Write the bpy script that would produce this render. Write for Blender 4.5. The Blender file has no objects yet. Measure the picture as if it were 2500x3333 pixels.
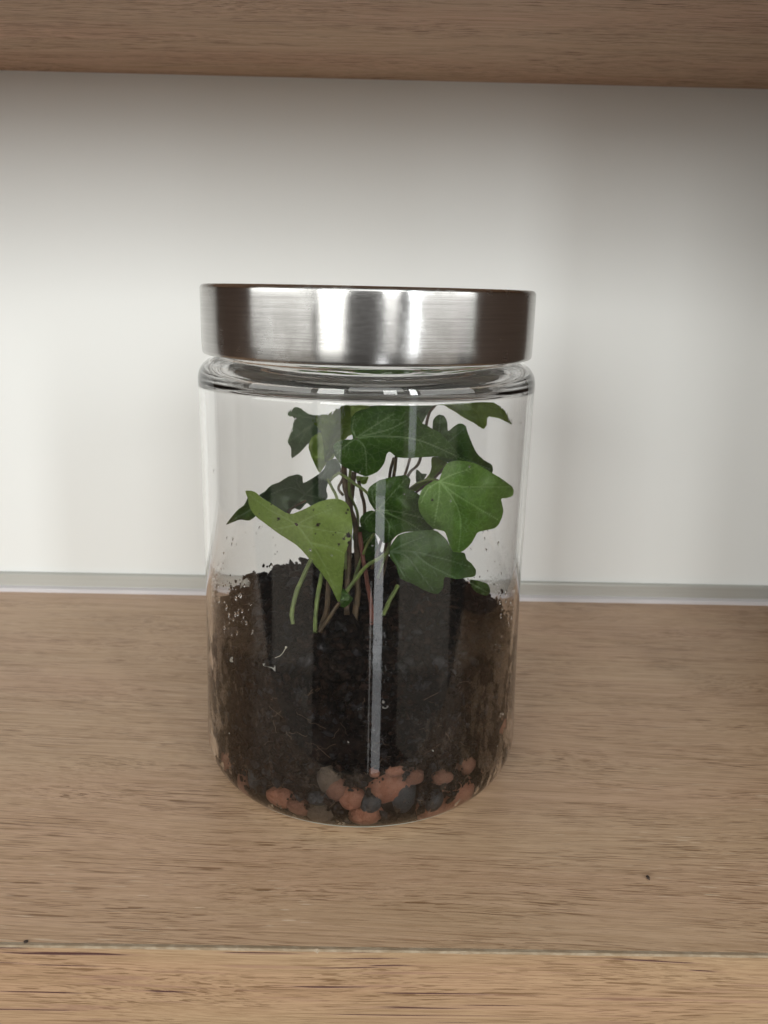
import bpy, bmesh, math, random
from mathutils import Vector, Matrix, noise
from mathutils.geometry import delaunay_2d_cdt

C = bpy.data.collections.new("scene_objects")
bpy.context.scene.collection.children.link(C)
S = 0.01                      # all lengths below are centimetres
rnd = random.Random(7)
sc = bpy.context.scene

# ------------------------------------------------------------------ camera
FPX, PITCH, ROLL, YAW = 2850.0, 0.2429, 0.022, 0.0108
CAM = Vector((0.0, -29.63, 16.786))
JX = -0.346                   # jar axis x (y = 0)
f0 = Vector((math.sin(YAW), math.cos(YAW), 0)); r0 = Vector((math.cos(YAW), -math.sin(YAW), 0))
FWD = f0*math.cos(PITCH) - Vector((0, 0, 1))*math.sin(PITCH)
UP0 = f0*math.sin(PITCH) + Vector((0, 0, 1))*math.cos(PITCH)
RIGHT = r0*math.cos(ROLL) + UP0*math.sin(ROLL)
UP = UP0*math.cos(ROLL) - r0*math.sin(ROLL)
cam_d = bpy.data.cameras.new("camera"); cam = bpy.data.objects.new("camera", cam_d); C.objects.link(cam)
M = Matrix((RIGHT, UP, -FWD)).transposed().to_4x4(); M.translation = CAM*S
cam.matrix_world = M
cam_d.sensor_fit = 'HORIZONTAL'; cam_d.sensor_width = 36; cam_d.lens = FPX/2500*36
cam_d.clip_start = 0.01; cam_d.clip_end = 50
cam_d.dof.use_dof = True; cam_d.dof.focus_distance = 0.268; cam_d.dof.aperture_fstop = cam_d.lens/1.3
sc.camera = cam

# ------------------------------------------------------------------ light
w = bpy.data.worlds.new("World"); sc.world = w; w.use_nodes = True
w.node_tree.nodes["Background"].inputs[0].default_value = (1.0, 0.93, 0.85, 1)
w.node_tree.nodes["Background"].inputs[1].default_value = 0.07

def room_lamp(name, az0, az1, el0, el1, rad, col, dist=230.0, zc=17.0):
    """a tall area lamp standing in the room behind the camera, from azimuth az0 to az1 (0 = straight behind)"""
    a = math.radians((az0+az1)/2)
    wd = 2*dist*math.tan(math.radians(az1-az0)/2)
    z0 = zc+dist*math.tan(math.radians(el0)); z1 = zc+dist*math.tan(math.radians(el1))
    L = bpy.data.lights.new(name, 'AREA'); L.shape = 'RECTANGLE'
    L.size = wd*S; L.size_y = (z1-z0)*S
    L.energy = rad*math.pi*L.size*L.size_y; L.color = col
    o = bpy.data.objects.new(name, L); C.objects.link(o)
    o.location = Vector((math.sin(a)*dist, -math.cos(a)*dist, (z0+z1)/2))*S
    d = Vector((JX, 0, (z0+z1)/2))*S - o.location
    o.rotation_euler = d.to_track_quat('-Z', 'Y').to_euler()
K = 1.42
room_lamp("window_or_fill_light", -30.5, -14, 3, 24, 9.2*K, (.985, 1.0, 0.97))
room_lamp("window_or_fill_light", -30.5, -15.5, -14, 2.5, .95*K, (1.0, 1.0, 0.94))
room_lamp("window_or_fill_light", 28.3, 32.8, 3, 26, 18*K, (0.95, 0.99, 1.0))
room_lamp("window_or_fill_light", 28.3, 32.8, -12, 2.5, 1.05*K, (0.90, 0.95, 1.0))
room_lamp("window_or_fill_light", 7.4, 13.4, -33, -14, 1.5*K, (0.95, 0.98, 1.0), 170)
room_lamp("window_or_fill_light", 4.9, 5.9, -33, -21, .9*K, (1.0, 0.95, 0.9), 170)
room_lamp("window_or_fill_light", -84, -35, 3, 24, 3.0*K, (.985, 1.0, 0.97))
room_lamp("window_or_fill_light", 35, 82, 3, 24, 2.6*K, (.985, 1.0, 0.98))
room_lamp("window_or_fill_light", -12, 25, 16, 36, 2.4*K, (.985, 1.0, 0.98))  # added fill above the camera, brightens the wall on the right
room_lamp("window_or_fill_light", 11, 19.5, 6, 22, 9.5*K, (.985, 1.0, 0.98))  # added fill lamp reaching the right end of the wall, no window
room_lamp("window_or_fill_light", -84, -35, -6, 3, 0.35*K, (1.0, 0.97, 0.9))
room_lamp("window_or_fill_light", 14, 18.5, -6, 2, .20*K, (1.0, 0.85, 0.75))  # dim lamp added to make the brown strip mirrored in the lid
room_lamp("window_or_fill_light", 34.5, 43, -6, 3, 0.38*K, (1.0, 0.95, 0.88))
room_lamp("window_or_fill_light", 43, 56, -6, 3, 0.29*K, (1.0, 0.97, 0.88))
room_lamp("window_or_fill_light", 56, 68, -6, 3, 0.46*K, (1.0, 0.93, 0.90))
room_lamp("window_or_fill_light", 68, 82, -6, 3, 0.36*K, (0.95, 1.0, 0.88))
room_lamp("window_or_fill_light", -64, -34, -31, -6, 0.18*K, (1.0, 0.90, 0.76), 170)
room_lamp("window_or_fill_light", 25, 62, -31, -6, 0.18*K, (1.0, 0.90, 0.76), 170)

sc.view_settings.view_transform = 'Standard'; sc.view_settings.look = 'None'
sc.view_settings.exposure = 0.0; sc.view_settings.gamma = 1.0
cy = sc.cycles
cy.use_denoising = True
cy.max_bounces = 24; cy.transmission_bounces = 20; cy.transparent_max_bounces = 16
cy.glossy_bounces = 10; cy.diffuse_bounces = 6; cy.sample_clamp_indirect = 8.0

# ------------------------------------------------------------------ helpers
def setp(o, **k):
    for a, b in k.items(): o[a] = b
    return o
def empty(name, loc, **k):
    o = bpy.data.objects.new(name, None); C.objects.link(o); o.location = Vector(loc)*S; o.empty_display_size = .01
    return setp(o, **k)
def obj(name, verts, faces, mat, parent=None, smooth=True, cols=None, attrs=None, **k):
    me = bpy.data.meshes.new(name)
    off = Vector((0, 0, 0))
    if parent is not None:
        q = parent
        while q is not None: off += q.location; q = q.parent
    me.from_pydata([Vector(v)*S-off for v in verts], [], faces)
    if mat is not None:
        for m in (mat if isinstance(mat, (list, tuple)) else [mat]): me.materials.append(m)
    if smooth: me.polygons.foreach_set("use_smooth", [True]*len(me.polygons))
    for nm, vals in (attrs or {}).items():
        a = me.attributes.new(nm, 'FLOAT', 'POINT'); a.data.foreach_set("value", vals)
    me.update()
    o = bpy.data.objects.new(name, me); C.objects.link(o)
    if parent is not None: o.parent = parent
    return setp(o, **k)
def box(x0, x1, y0, y1, z0, z1):
    v = [(x, y, z) for z in (z0, z1) for y in (y0, y1) for x in (x0, x1)]
    return v, [(0, 2, 3, 1), (4, 5, 7, 6), (0, 1, 5, 4), (2, 6, 7, 3), (0, 4, 6, 2), (1, 3, 7, 5)]
def lathe(prof, n=192, cx=JX, cy=0.0, closed=False):
    v, f = [], []
    for r, z in prof:
        for i in range(n):
            a = 2*math.pi*i/n; v.append((cx+r*math.cos(a), cy+r*math.sin(a), z))
    m = len(prof)
    for j in range(m if closed else m-1):
        for i in range(n):
            a, b = j*n+i, j*n+(i+1) % n; c, d = ((j+1) % m)*n+(i+1) % n, ((j+1) % m)*n+i
            f.append((a, b, c, d))
    return v, f
def arc(cx, cz, r, a0, a1, n=10):
    return [(cx+r*math.cos(math.radians(a0+(a1-a0)*i/n)), cz+r*math.sin(math.radians(a0+(a1-a0)*i/n))) for i in range(n+1)]
def tube(pts, rad, n=10, cap=True):
    """tube along points; rad a number or list"""
    P = [Vector(p) for p in pts]; m = len(P)
    R = rad if isinstance(rad, (list, tuple)) else [rad]*m
    v, f = [], []
    up = Vector((0.13, 1, 0.21)).normalized()
    for i, p in enumerate(P):
        t = (P[min(i+1, m-1)]-P[max(i-1, 0)]).normalized()
        a = t.cross(up); a.normalize(); b = t.cross(a)
        for k in range(n):
            th = 2*math.pi*k/n; v.append(p+(a*math.cos(th)+b*math.sin(th))*R[i])
    for i in range(m-1):
        for k in range(n):
            f.append((i*n+k, i*n+(k+1) % n, (i+1)*n+(k+1) % n, (i+1)*n+k))
    if cap: f.append(tuple(range(n))); f.append(tuple((m-1)*n+k for k in range(n-1, -1, -1)))
    return v, f
def spline(P, k=8):
    P = [Vector(p) for p in P]
    if len(P) < 3: return [P[0].lerp(P[1], i/k) for i in range(k+1)]
    Q = [P[0]*2-P[1]]+P+[P[-1]*2-P[-2]]; out = []
    for i in range(1, len(Q)-2):
        a, b, c, d = Q[i-1:i+3]
        for j in range(k):
            t = j/k
            out.append(0.5*((2*b)+(c-a)*t+(2*a-5*b+4*c-d)*t*t+(3*b-a-3*c+d)*t**3))
    out.append(P[-1]); return out

def px_ray(x, y):
    """direction of the sight line through a point of the photograph"""
    return (FWD*FPX + RIGHT*(x-1250) - UP*(y-1666.5)).normalized()
def at(x, y, Y):
    d = px_ray(x, y); return CAM + d*((Y-CAM.y)/d.y)

# ------------------------------------------------------------------ node helpers
class NT:
    def __init__(s, name):
        s.m = bpy.data.materials.new(name); s.m.use_nodes = True; s.t = s.m.node_tree
        s.b = s.t.nodes["Principled BSDF"]; s.o = s.t.nodes["Material Output"]
    def n(s, ty, **k):
        x = s.t.nodes.new(ty)
        for a, b in k.items(): setattr(x, a, b)
        return x
    def l(s, a, b): s.t.links.new(a, b)
    def put(s, sock, v):
        if isinstance(v, bpy.types.NodeSocket): s.l(v, sock)
        else: sock.default_value = v
    def math(s, op, a, b=0.0, c=0.0, clamp=False):
        x = s.n('ShaderNodeMath', operation=op, use_clamp=clamp)
        for i, v in enumerate((a, b, c)): s.put(x.inputs[i], v)
        return x.outputs[0]
    def coords(s, sx, sy, sz, rot=(0, 0, 0), loc=(0, 0, 0), src='Object'):
        tc = s.n('ShaderNodeTexCoord'); r = s.n('ShaderNodeMapping'); r.inputs['Rotation'].default_value = rot
        s.l(tc.outputs[src], r.inputs['Vector'])
        mp = s.n('ShaderNodeMapping'); mp.inputs['Scale'].default_value = (100*sx, 100*sy, 100*sz); mp.inputs['Location'].default_value = loc
        s.l(r.outputs[0], mp.inputs['Vector']); return mp.outputs[0]
    def noise(s, vec, scale=1, detail=2, rough=.5, dist=0):
        x = s.n('ShaderNodeTexNoise'); s.l(vec, x.inputs['Vector'])
        x.inputs['Scale'].default_value = scale; x.inputs['Detail'].default_value = detail
        x.inputs['Roughness'].default_value = rough; x.inputs['Distortion'].default_value = dist
        return x.outputs[0]
    def vor(s, vec, scale=1, feature='F1'):
        x = s.n('ShaderNodeTexVoronoi', feature=feature); s.l(vec, x.inputs['Vector']); x.inputs['Scale'].default_value = scale
        return x
    def ramp(s, fac, a, b, lo=0.0, hi=1.0):
        x = s.n('ShaderNodeMapRange', interpolation_type='SMOOTHSTEP'); s.l(fac, x.inputs[0])
        for i, v in enumerate((a, b, lo, hi)): x.inputs[1+i].default_value = v
        return x.outputs[0]
    def mix(s, fac, a, b, mode='MIX'):
        x = s.n('ShaderNodeMix', data_type='RGBA', blend_type=mode)
        for sock, v in ((x.inputs[0], fac), (x.inputs[6], a), (x.inputs[7], b)):
            if isinstance(v, tuple) and len(v) == 3: v = v+(1,)
            s.put(sock, v)
        return x.outputs[2]
    def attr(s, name):
        x = s.n('ShaderNodeAttribute'); x.attribute_name = name; return x.outputs['Fac']
    def bump(s, h, strength=.3, dist=.001, normal=None):
        x = s.n('ShaderNodeBump'); s.l(h, x.inputs['Height']); x.inputs['Strength'].default_value = strength
        x.inputs['Distance'].default_value = dist
        if normal is not None: s.l(normal, x.inputs['Normal'])
        return x.outputs[0]
    def base(s, c=None, rough=None, normal=None, **k):
        if c is not None: s.put(s.b.inputs['Base Color'], c+(1,) if isinstance(c, tuple) and len(c) == 3 else c)
        if rough is not None: s.put(s.b.inputs['Roughness'], rough)
        if normal is not None: s.l(normal, s.b.inputs['Normal'])
        for a, b in k.items(): s.put(s.b.inputs[a.replace('_', ' ')], b)
        return s.m

def wood(name, light, dark, pink, pore_amt=.6, cross=1.0, rot=0.0, crack=0.0, seed=0.0, rough=.5, pale=0.0):
    t = NT(name)
    R = (0, 0, rot)
    warp = t.noise(t.coords(.045, .16, .16, R, (seed, 0, 0)), 1, 2)
    def gv(sx, sy, wamt, off=0.0):
        v = t.coords(sx, sy*cross, sy*cross, R, (seed+off, off, 0))
        cx = t.n('ShaderNodeCombineXYZ'); m = t.math('MULTIPLY', warp, wamt*sy*cross)
        t.l(m, cx.inputs[1]); t.l(m, cx.inputs[2])
        a = t.n('ShaderNodeVectorMath', operation='ADD'); t.l(v, a.inputs[0]); t.l(cx.outputs[0], a.inputs[1])
        return a.outputs[0]
    big = t.noise(gv(.05, .28, 1.0), 1, 3)
    band = t.noise(gv(.06, 3.6, 1.8, 3.1), 1, 3, .6)
    fib = t.noise(gv(.14, 12, 1.8, 7.7), 1, 4, .6)
    fine = t.noise(gv(.9, 36, 1.8, 2.2), 1, 2, .6)
    p1 = t.noise(gv(.62, 22, 1.8, 11.3), 1, .8, .4)
    p2 = t.noise(gv(1.4, 36, 1.8, 5.9), 1, 1, .5)
    dens = t.noise(gv(.16, .9, 1.8, 9.4), 1, 2)
    c = t.mix(t.ramp(big, .38, .64), light, pink)
    c = t.mix(t.math('MULTIPLY', t.ramp(band, .42, .64), .28), c, dark)
    c = t.mix(t.math('MULTIPLY', t.ramp(fib, .42, .66), .55), c, dark)
    c = t.mix(t.math('MULTIPLY', t.ramp(fine, .42, .68), .34), c, tuple(min(1, v*1.25) for v in light))
    deep = (dark[0]*.50, dark[1]*.40, dark[2]*.30)
    d = t.ramp(dens, .34, .6, .25, 1.0)
    m1 = t.math('MULTIPLY', t.ramp(p1, .60, .66), d)
    m2 = t.math('MULTIPLY', t.ramp(p2, .58, .66), t.math('MULTIPLY', d, .7))
    pm = t.math('MULTIPLY', t.math('MAXIMUM', m1, m2), pore_amt, clamp=True)
    c = t.mix(pm, c, deep)
    if pale > 0:
        q = t.noise(gv(.7, 16, 1.8, 21.0), 1, 1)
        qm = t.math('MULTIPLY', t.ramp(q, .70, .75), t.math('MULTIPLY', t.ramp(t.noise(gv(.08, .2, 0, 4.4), 1, 2), .45, .6), pale))
        c = t.mix(qm, c, (.78, .66, .5))
    h = t.math('SUBTRACT', t.math('MULTIPLY', fib, .35), t.math('MULTIPLY', pm, .8))
    if crack > 0:
        k = t.noise(gv(.16, 9, .8, 31.0), 1, .8, .4)
        km = t.math('MULTIPLY', t.ramp(k, .690, .712), crack, clamp=True)
        k2 = t.noise(gv(.22, 6, .8, 47.0), 1, 1, .4)
        hm = t.math('MAXIMUM', t.math('MULTIPLY', t.ramp(k, .61, .71), .45), t.math('MULTIPLY', t.ramp(k2, .60, .70), .5))
        c = t.mix(hm, c, (.24, .135, .095))
        c = t.mix(km, c, (.07, .03, .025))
        h = t.math('SUBTRACT', h, t.math('MULTIPLY', km, 1.2))
    return t.base(c, t.ramp(fib, .3, .7, rough-.05, rough+.08), t.bump(h, .35, .0003), Specular_IOR_Level=.35)

W_TOP = wood("oak_top", (.515, .358, .232), (.345, .222, .124), (.515, .34, .226), .8, rot=math.radians(3.0), seed=3, pale=.6, rough=.42)
W_UP = wood("oak_underside", (.60, .42, .29), (.38, .235, .135), (.61, .39, .275), 1.0, rot=math.radians(.2), seed=40)
W_FRONT = wood("oak_front_band", (.345, .235, .138), (.205, .122, .062), (.345, .215, .13), .7, cross=1.25, crack=1.0, seed=12, rough=.45)
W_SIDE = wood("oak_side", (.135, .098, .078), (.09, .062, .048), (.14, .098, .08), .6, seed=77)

t = NT("worn_highlight_edge")
nz = t.noise(t.coords(2.0, 5, 5), 1, 4, .7)
W_EDGE = t.base(t.mix(t.ramp(nz, .35, .62), (.36, .285, .20), (.26, .19, .12)), .5, t.bump(nz, .4, .0004))  # edge wear plus the chamfer's highlight, put into a paler colour
t = NT("white_panel")
n1 = t.noise(t.coords(.05, .05, .05), 1, 3); n2 = t.noise(t.coords(25, 25, 25), 1, 2)
vs = t.vor(t.coords(.23, .23, .23, loc=(.3, .1, .62))).outputs['Distance']
wc = t.mix(n1, (.795, .81, .795), (.82, .83, .815))
WHITE = t.base(wc, .42, t.bump(n2, .04, .0002))
t = NT("grey_aluminium")
n1 = t.noise(t.coords(.1, 8, 8), 1, 3)
ALU = t.base(t.mix(n1, (.42, .42, .39), (.50, .50, .47)), .35, Metallic=.35)
t = NT("pale_lip")
n1 = t.noise(t.coords(.4, 8, 8), 1, 3)
LIP = t.base(t.mix(n1, (.62, .61, .63), (.74, .73, .76)), .3, Metallic=.2)

# ------------------------------------------------------------------ the setting
YB, YF, ZU = 17.58, -10.03, 27.26
XL, XR = -42.0, 22.9
def slab(name, x0, x1, y0, y1, z0, z1, m, parent=None, **k):
    v, f = box(x0, x1, y0, y1, z0, z1); return obj(name, v, f, m, parent, smooth=False, **k)
low = slab("shelf_board", XL, XR, YF+.172, YB+.6, -3.8, 0, W_TOP, kind="structure",
           label="oak shelf board that the glass jar stands on", category="shelf")
def band(name, zt, zb, flip, parent):
    # solid front strip with an uneven, worn chamfer
    n = 420; xs = [XL+(XR-XL)*i/n for i in range(n+1)]
    # denser in view
    xs = [XL]+[-14+28*i/520 for i in range(521)]+[XR]
    v, f, mi = [], [], []
    for x in xs:
        j = noise.noise(Vector((x*1.7, 3.1, 0)))*.02 + noise.noise(Vector((x*7, 9.1, 0)))*.012
        nick = 0
        for cx, wd, dp in ((-1.30, .035, .10), (-3.4, .05, .03), (2.6, .12, .035), (6.0, .2, .02)):
            nick += dp*math.exp(-((x-cx)/wd)**2)
        ch = .034+j*.5+nick*.6
        v += [(x, YF+.158, zt), (x, YF+.05+max(0, ch-.045)*.6, zt+.001), (x, YF, zt-ch if not flip else zt), (x, YF, zb), (x, YF+.158, zb)]
    for i in range(len(xs)-1):
        a, b = i*5, (i+1)*5
        for k, mm in ((0, 1), (1, 1), (2, 0), (3, 0), (4, 0)):
            k2 = (k+1) % 5
            f.append((a+k, b+k, b+k2, a+k2)); mi.append(mm)
    o = obj(name, v, f, [W_FRONT, W_EDGE], parent, smooth=False)
    o.data.polygons.foreach_set("material_index", mi)
    return o
band("front_band", 0.0, -3.8, False, low)
up = slab("upper_shelf_board", XL, XR, YF, YB+.6, ZU, ZU+3.0, W_UP, kind="structure",
          label="oak shelf board overhead seen from below", category="shelf")
wall = slab("wall", XL, XR, YB+.62, YB+1.8, -4, 31, WHITE, kind="structure",
            label="plain white back panel behind the jar", category="wall")
v, f = [], []
# grey rail: profile swept along x
prof = [(YB+.60, .002), (YB+.0, .002), (YB+.0, .20), (YB+.06, .25), (YB+.20, .27), (YB+.24, .30), (YB+.26, .93), (YB+.30, 1.0), (YB+.38, 1.03), (YB+.60, 1.03)]
def sweep(prof, x0, x1, n=1):
    v = [(x0+(x1-x0)*i/n, y, z) for i in range(n+1) for (y, z) in prof]; m = len(prof)
    f = [(i*m+k, i*m+k+1, (i+1)*m+k+1, (i+1)*m+k) for i in range(n) for k in range(m-1)]
    return v, f
v, f = sweep(prof[5:], XL, XR)
rail = obj("metal_rail", v, f, ALU, smooth=False, kind="thing", label="grey metal rail along the foot of the white panel", category="rail")
v, f = sweep(prof[:6], XL, XR); obj("lip", v, f, LIP, rail, smooth=False, label="pale lip along the bottom of the rail")
slab("side_panel", XR, XR+2, YF, YB+1.8, -4, 31, W_SIDE, kind="structure", label="oak side panel closing the shelf on the right", category="panel")
slab("side_panel", XL-2, XL, YF, YB+1.8, -4, 31, W_SIDE, kind="structure", label="oak side panel closing the shelf on the left", category="panel")

# crumbs lying on the shelf
t = NT("dark_crumb"); n1 = t.noise(t.coords(12, 12, 12), 1, 3)
CRUMB = t.base(t.mix(n1, (.012, .008, .006), (.06, .035, .022)), .6)
def blob(c, r, seed=0, sub=1, sq=(1, 1, 1), amp=.35, rot=None):
    bm = bmesh.new(); bmesh.ops.create_icosphere(bm, subdivisions=sub, radius=1)
    R = rot or Matrix.Identity(3); c = Vector(c)
    vs = []
    for q in bm.verts:
        p = q.co.copy(); k = 1+amp*noise.noise(p*1.3+Vector((seed*3.7, seed*1.9, 0)))*1.6+amp*.5*noise.noise(p*3.1+Vector((0, seed*2.3, 5)))
        p = Vector((p.x*sq[0], p.y*sq[1], p.z*sq[2]))*k*r; vs.append(c+R@p)
    fs = [tuple(w.index for w in fc.verts) for fc in bm.faces]; bm.free(); return vs, fs
def floor_pt(x, y):
    d = px_ray(x, y); return CAM+d*(-CAM.z/d.z)
p = floor_pt(2109, 2861)
v, f = blob((p.x, p.y, .045), .075, 3, 2, (.55, 1.3, .55), .5, Matrix.Rotation(.35, 3, 'Z'))
obj("soil_crumb", v, f, CRUMB, label="dark pointed crumb of soil lying on the oak shelf right of the jar", category="crumb")
p = floor_pt(84, 3067)
v, f = blob((p.x, p.y, .02), .055, 9, 2, (1.1, 1, .4), .4)
obj("soil_crumb", v, f, CRUMB, label="flat grey speck by the front edge of the shelf at far left", category="crumb")

# ------------------------------------------------------------------ jar
def glass(name, bump_inner=False):
    t = NT(name)
    t.t.nodes.remove(t.b)
    g = t.n('ShaderNodeBsdfGlass'); g.inputs['IOR'].default_value = 1.5; g.inputs['Roughness'].default_value = 0.0
    g.inputs['Color'].default_value = (.985, .985, .985, 1)
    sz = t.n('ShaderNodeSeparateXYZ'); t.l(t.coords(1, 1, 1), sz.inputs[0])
    if not bump_inner: t.l(t.ramp(sz.outputs[2], .36, .5, .4, 0.0), g.inputs['Roughness'])   # frosts the heel under the painted pale rim light
    wob = t.noise(t.coords(.7, .7, .12), 1, 1)
    nrm = t.bump(wob, .14, .0006)
    if bump_inner:
        tc = t.coords(1, 1, 1); sx = t.n('ShaderNodeSeparateXYZ'); t.l(tc, sx.inputs[0])
        z = sx.outputs[2]
        zone = t.math('ADD', t.ramp(z, 12.4, 13.6, 0, .35), t.math('MULTIPLY', t.ramp(z, 6.2, 7.6, 1, 0), .9))
        patch = t.ramp(t.noise(t.coords(.5, .5, .35), 1, 3), .40, .60)
        drops = t.ramp(t.vor(t.coords(9, 9, 5)).outputs['Distance'], .15, .5, 1, 0)
        ns = t.noise(t.coords(16, 16, 9), 1, 2)
        h = t.math('MULTIPLY', t.math('ADD', drops, ns), t.math('MULTIPLY', zone, patch))
        nrm = t.bump(h, .25, .00012, nrm)
        # where wet soil touches the glass a film of water takes away the inner reflection
        line = t.ramp(t.math('ADD', z, t.math('MULTIPLY', t.noise(t.coords(1.3, 1.3, 1.3), 1, 3), 1.6)), 6.2, 6.9, 1, 0)
        line = t.math('MULTIPLY', line, t.ramp(z, .28, .42))
        pn = t.noise(t.coords(2.1, 2.1, 1.0, loc=(3, 1, 0)), 1, 5, .62)
        cx2 = t.math('ABSOLUTE', t.math('SUBTRACT', sx.outputs[0], JX))
        edge = t.ramp(cx2, 3.0, 5.0, .61, .50)
        blot = t.math('MULTIPLY', t.math('SUBTRACT', edge, pn), 30, clamp=True)
        t.l(t.ramp(t.math('MULTIPLY', line, blot), 0.0, 1.0, 1.5, 1.13), g.inputs['IOR'])
    t.l(nrm, g.inputs['Normal']); out = g.outputs[0]
    if not bump_inner:
        df = t.n('ShaderNodeBsdfDiffuse'); df.inputs[0].default_value = (.66, .74, .69, 1)  # bright rim line of the heel, painted in as pale diffuse colour
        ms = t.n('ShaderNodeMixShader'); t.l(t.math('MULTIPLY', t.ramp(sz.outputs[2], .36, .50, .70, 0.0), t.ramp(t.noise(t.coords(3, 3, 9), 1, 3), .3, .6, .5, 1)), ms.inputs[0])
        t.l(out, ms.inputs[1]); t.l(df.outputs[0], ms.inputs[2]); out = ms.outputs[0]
    t.l(out, t.o.inputs['Surface'])
    return t.m
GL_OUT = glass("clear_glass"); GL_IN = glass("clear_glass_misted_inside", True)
jar = empty("glass_jar", (JX, 0, 0), label="clear glass storage jar with a brushed steel lid, planted with ivy", category="jar")
outer = [(0.02, .04), (3.2, .04), (3.7, .03), (4.0, .0)] + arc(4.04, 1.54, 1.54, -88, 0, 14) + \
        [(5.55, 3.0), (5.52, 5), (5.5, 7.0), (5.52, 9.5), (5.545, 12), (5.56, 13.3), (5.57, 13.9)] + [(4.92+.65*math.cos(a*math.pi/24), 14.06+.68*math.sin(a*math.pi/24)) for a in range(0, 13)] + \
        [(4.90, 14.80), (4.90, 15.7)]
inner = [(4.84, 15.78), (4.70, 15.78), (4.62, 15.7), (4.60, 14.6), (4.58, 14.36)] + [(4.63+.73*math.cos(math.radians(86-86*k/14)), 13.80+.50*math.sin(math.radians(86-86*k/14))) for k in range(15)] + \
        [(5.36, 13.6), (5.36, 10), (5.34, 7), (5.37, 3.2), (5.37, 2.4)] + [(4.0+1.37*math.cos(math.radians(k*6.2)), 1.54-1.43*math.sin(math.radians(k*6.2))) for k in range(15)] + [(3.4, .11), (0.02, .12)]
prof = outer+inner
v, f = lathe(prof, 256)
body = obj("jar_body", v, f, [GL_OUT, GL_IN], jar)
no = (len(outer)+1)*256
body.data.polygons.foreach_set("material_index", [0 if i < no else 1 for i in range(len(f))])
def cavity_r(z):
    """inner radius of the jar at height z"""
    if z > 1.56: return 5.335
    if z < .12: return 3.9
    return 4.0+1.37*math.sqrt(max(0, 1-((1.56-z)/1.43)**2))-.03

t = NT("brushed_steel")
vec = t.coords(1, 1, 1); sx = t.n('ShaderNodeSeparateXYZ'); t.l(vec, sx.inputs[0])
br = t.noise(t.coords(.35, .35, 38), 1, 4, .7); br2 = t.noise(t.coords(3, 3, 60), 1, 3, .6); smudge = t.noise(t.coords(.8, .8, .5), 1, 4, .6)
col = t.mix(t.ramp(br, .3, .7), (.41, .40, .39), (.52, .51, .50))
tg = t.n('ShaderNodeTangent', direction_type='RADIAL', axis='Z')
rg = t.math('ADD', t.ramp(br2, .3, .7, .17, .22), t.math('MULTIPLY', t.ramp(smudge, .45, .7), .10))
STEEL = t.base(col, rg, t.bump(t.math('ADD', br, br2), .025, .0002), Metallic=1.0, Anisotropic=.84, Anisotropic_Rotation=.25)
t.l(tg.outputs[0], t.b.inputs['Tangent'])
t = NT("clear_seal"); n1 = t.noise(t.coords(5, 5, 5)); SEAL = t.base(t.mix(n1, (.55, .55, .53), (.65, .65, .63)), .5)
LT, LB, RL = 17.01, 14.87, 5.42
lp = [(4.8, 15.95), (5.15, 15.9), (5.22, 15.0), (5.27, 14.885), (5.31, 14.87), (5.36, 14.875), (5.395, 14.91), (5.41, 14.97)] + \
     [(5.42, 15.3), (5.43, 16.0), (5.435, 16.7)] + arc(5.29, 16.87, .145, 0, 90, 8) + [(5.1, 17.016), (3, 17.0), (.02, 16.99)]
v, f = lathe(lp, 256)
lid = obj("lid", v, f, STEEL, jar, label="brushed stainless steel lid")
v, f = lathe([(4.63, 15.80), (4.9, 15.80), (5.14, 15.6), (5.14, 15.85), (4.63, 15.9), (.02, 15.9), (.02, 15.84), (4.6, 15.84)], 128)
obj("seal", v, f, SEAL, lid)

# ------------------------------------------------------------------ soil
def soil_z(x, y):
    X = x-JX
    r = math.hypot(X, y)
    z = 5.35+1.75*math.exp(-((X+.1)/3.4)**2-((y-1.6)/3.2)**2)
    z += .45*math.exp(-((X+4.2)/1.6)**2-((y-.5)/3)**2) + .15*math.exp(-((X-3.2)/1.3)**2-((y-1)/2.5)**2)
    z += .28*noise.noise(Vector((x*.9, y*.9, 1))) + .16*noise.noise(Vector((x*2.3, y*2.3, 4)))
    return z
t = NT("potting_soil")
cn = t.attr("tone"); n1 = t.noise(t.coords(6, 6, 6), 1, 4, .65); n2 = t.noise(t.coords(1.1, 1.1, 1.1), 1, 3)
c = t.mix(t.ramp(n1, .35, .7), (.0022, .0013, .0009), (.0145, .0068, .004))
c = t.mix(t.ramp(t.noise(t.coords(2.4, 2.4, 1.3), 1, 5, .62), .50, .55, 0, .7), c, (.017, .010, .0065))  # browner patches paint the glass haze where soil stands off it
c = t.mix(t.ramp(n2, .55, .75, 0, .5), c, (.024, .0095, .005))
c = t.mix(t.ramp(cn, .66, .74, 0, .5), c, (.032, .014, .0075))
c = t.mix(t.ramp(cn, .80, .83, 0, .8), c, (.026, .026, .028))
c = t.mix(t.ramp(cn, .95, .95, 0, .8), c, (.13, .06, .025))
c = t.mix(t.ramp(cn, .9965, .997, 0, 1), c, (.6, .58, .52))
SOIL = t.base(c, .62, t.bump(n1, .7, .0012), Specular_IOR_Level=.10)
V, F, A = [], [], []
def add(v, f, tone=None):
    o = len(V); V.extend(v); F.extend(tuple(i+o for i in q) for q in f)
    A.extend([rnd.random() if tone is None else tone]*len(v))
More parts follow.
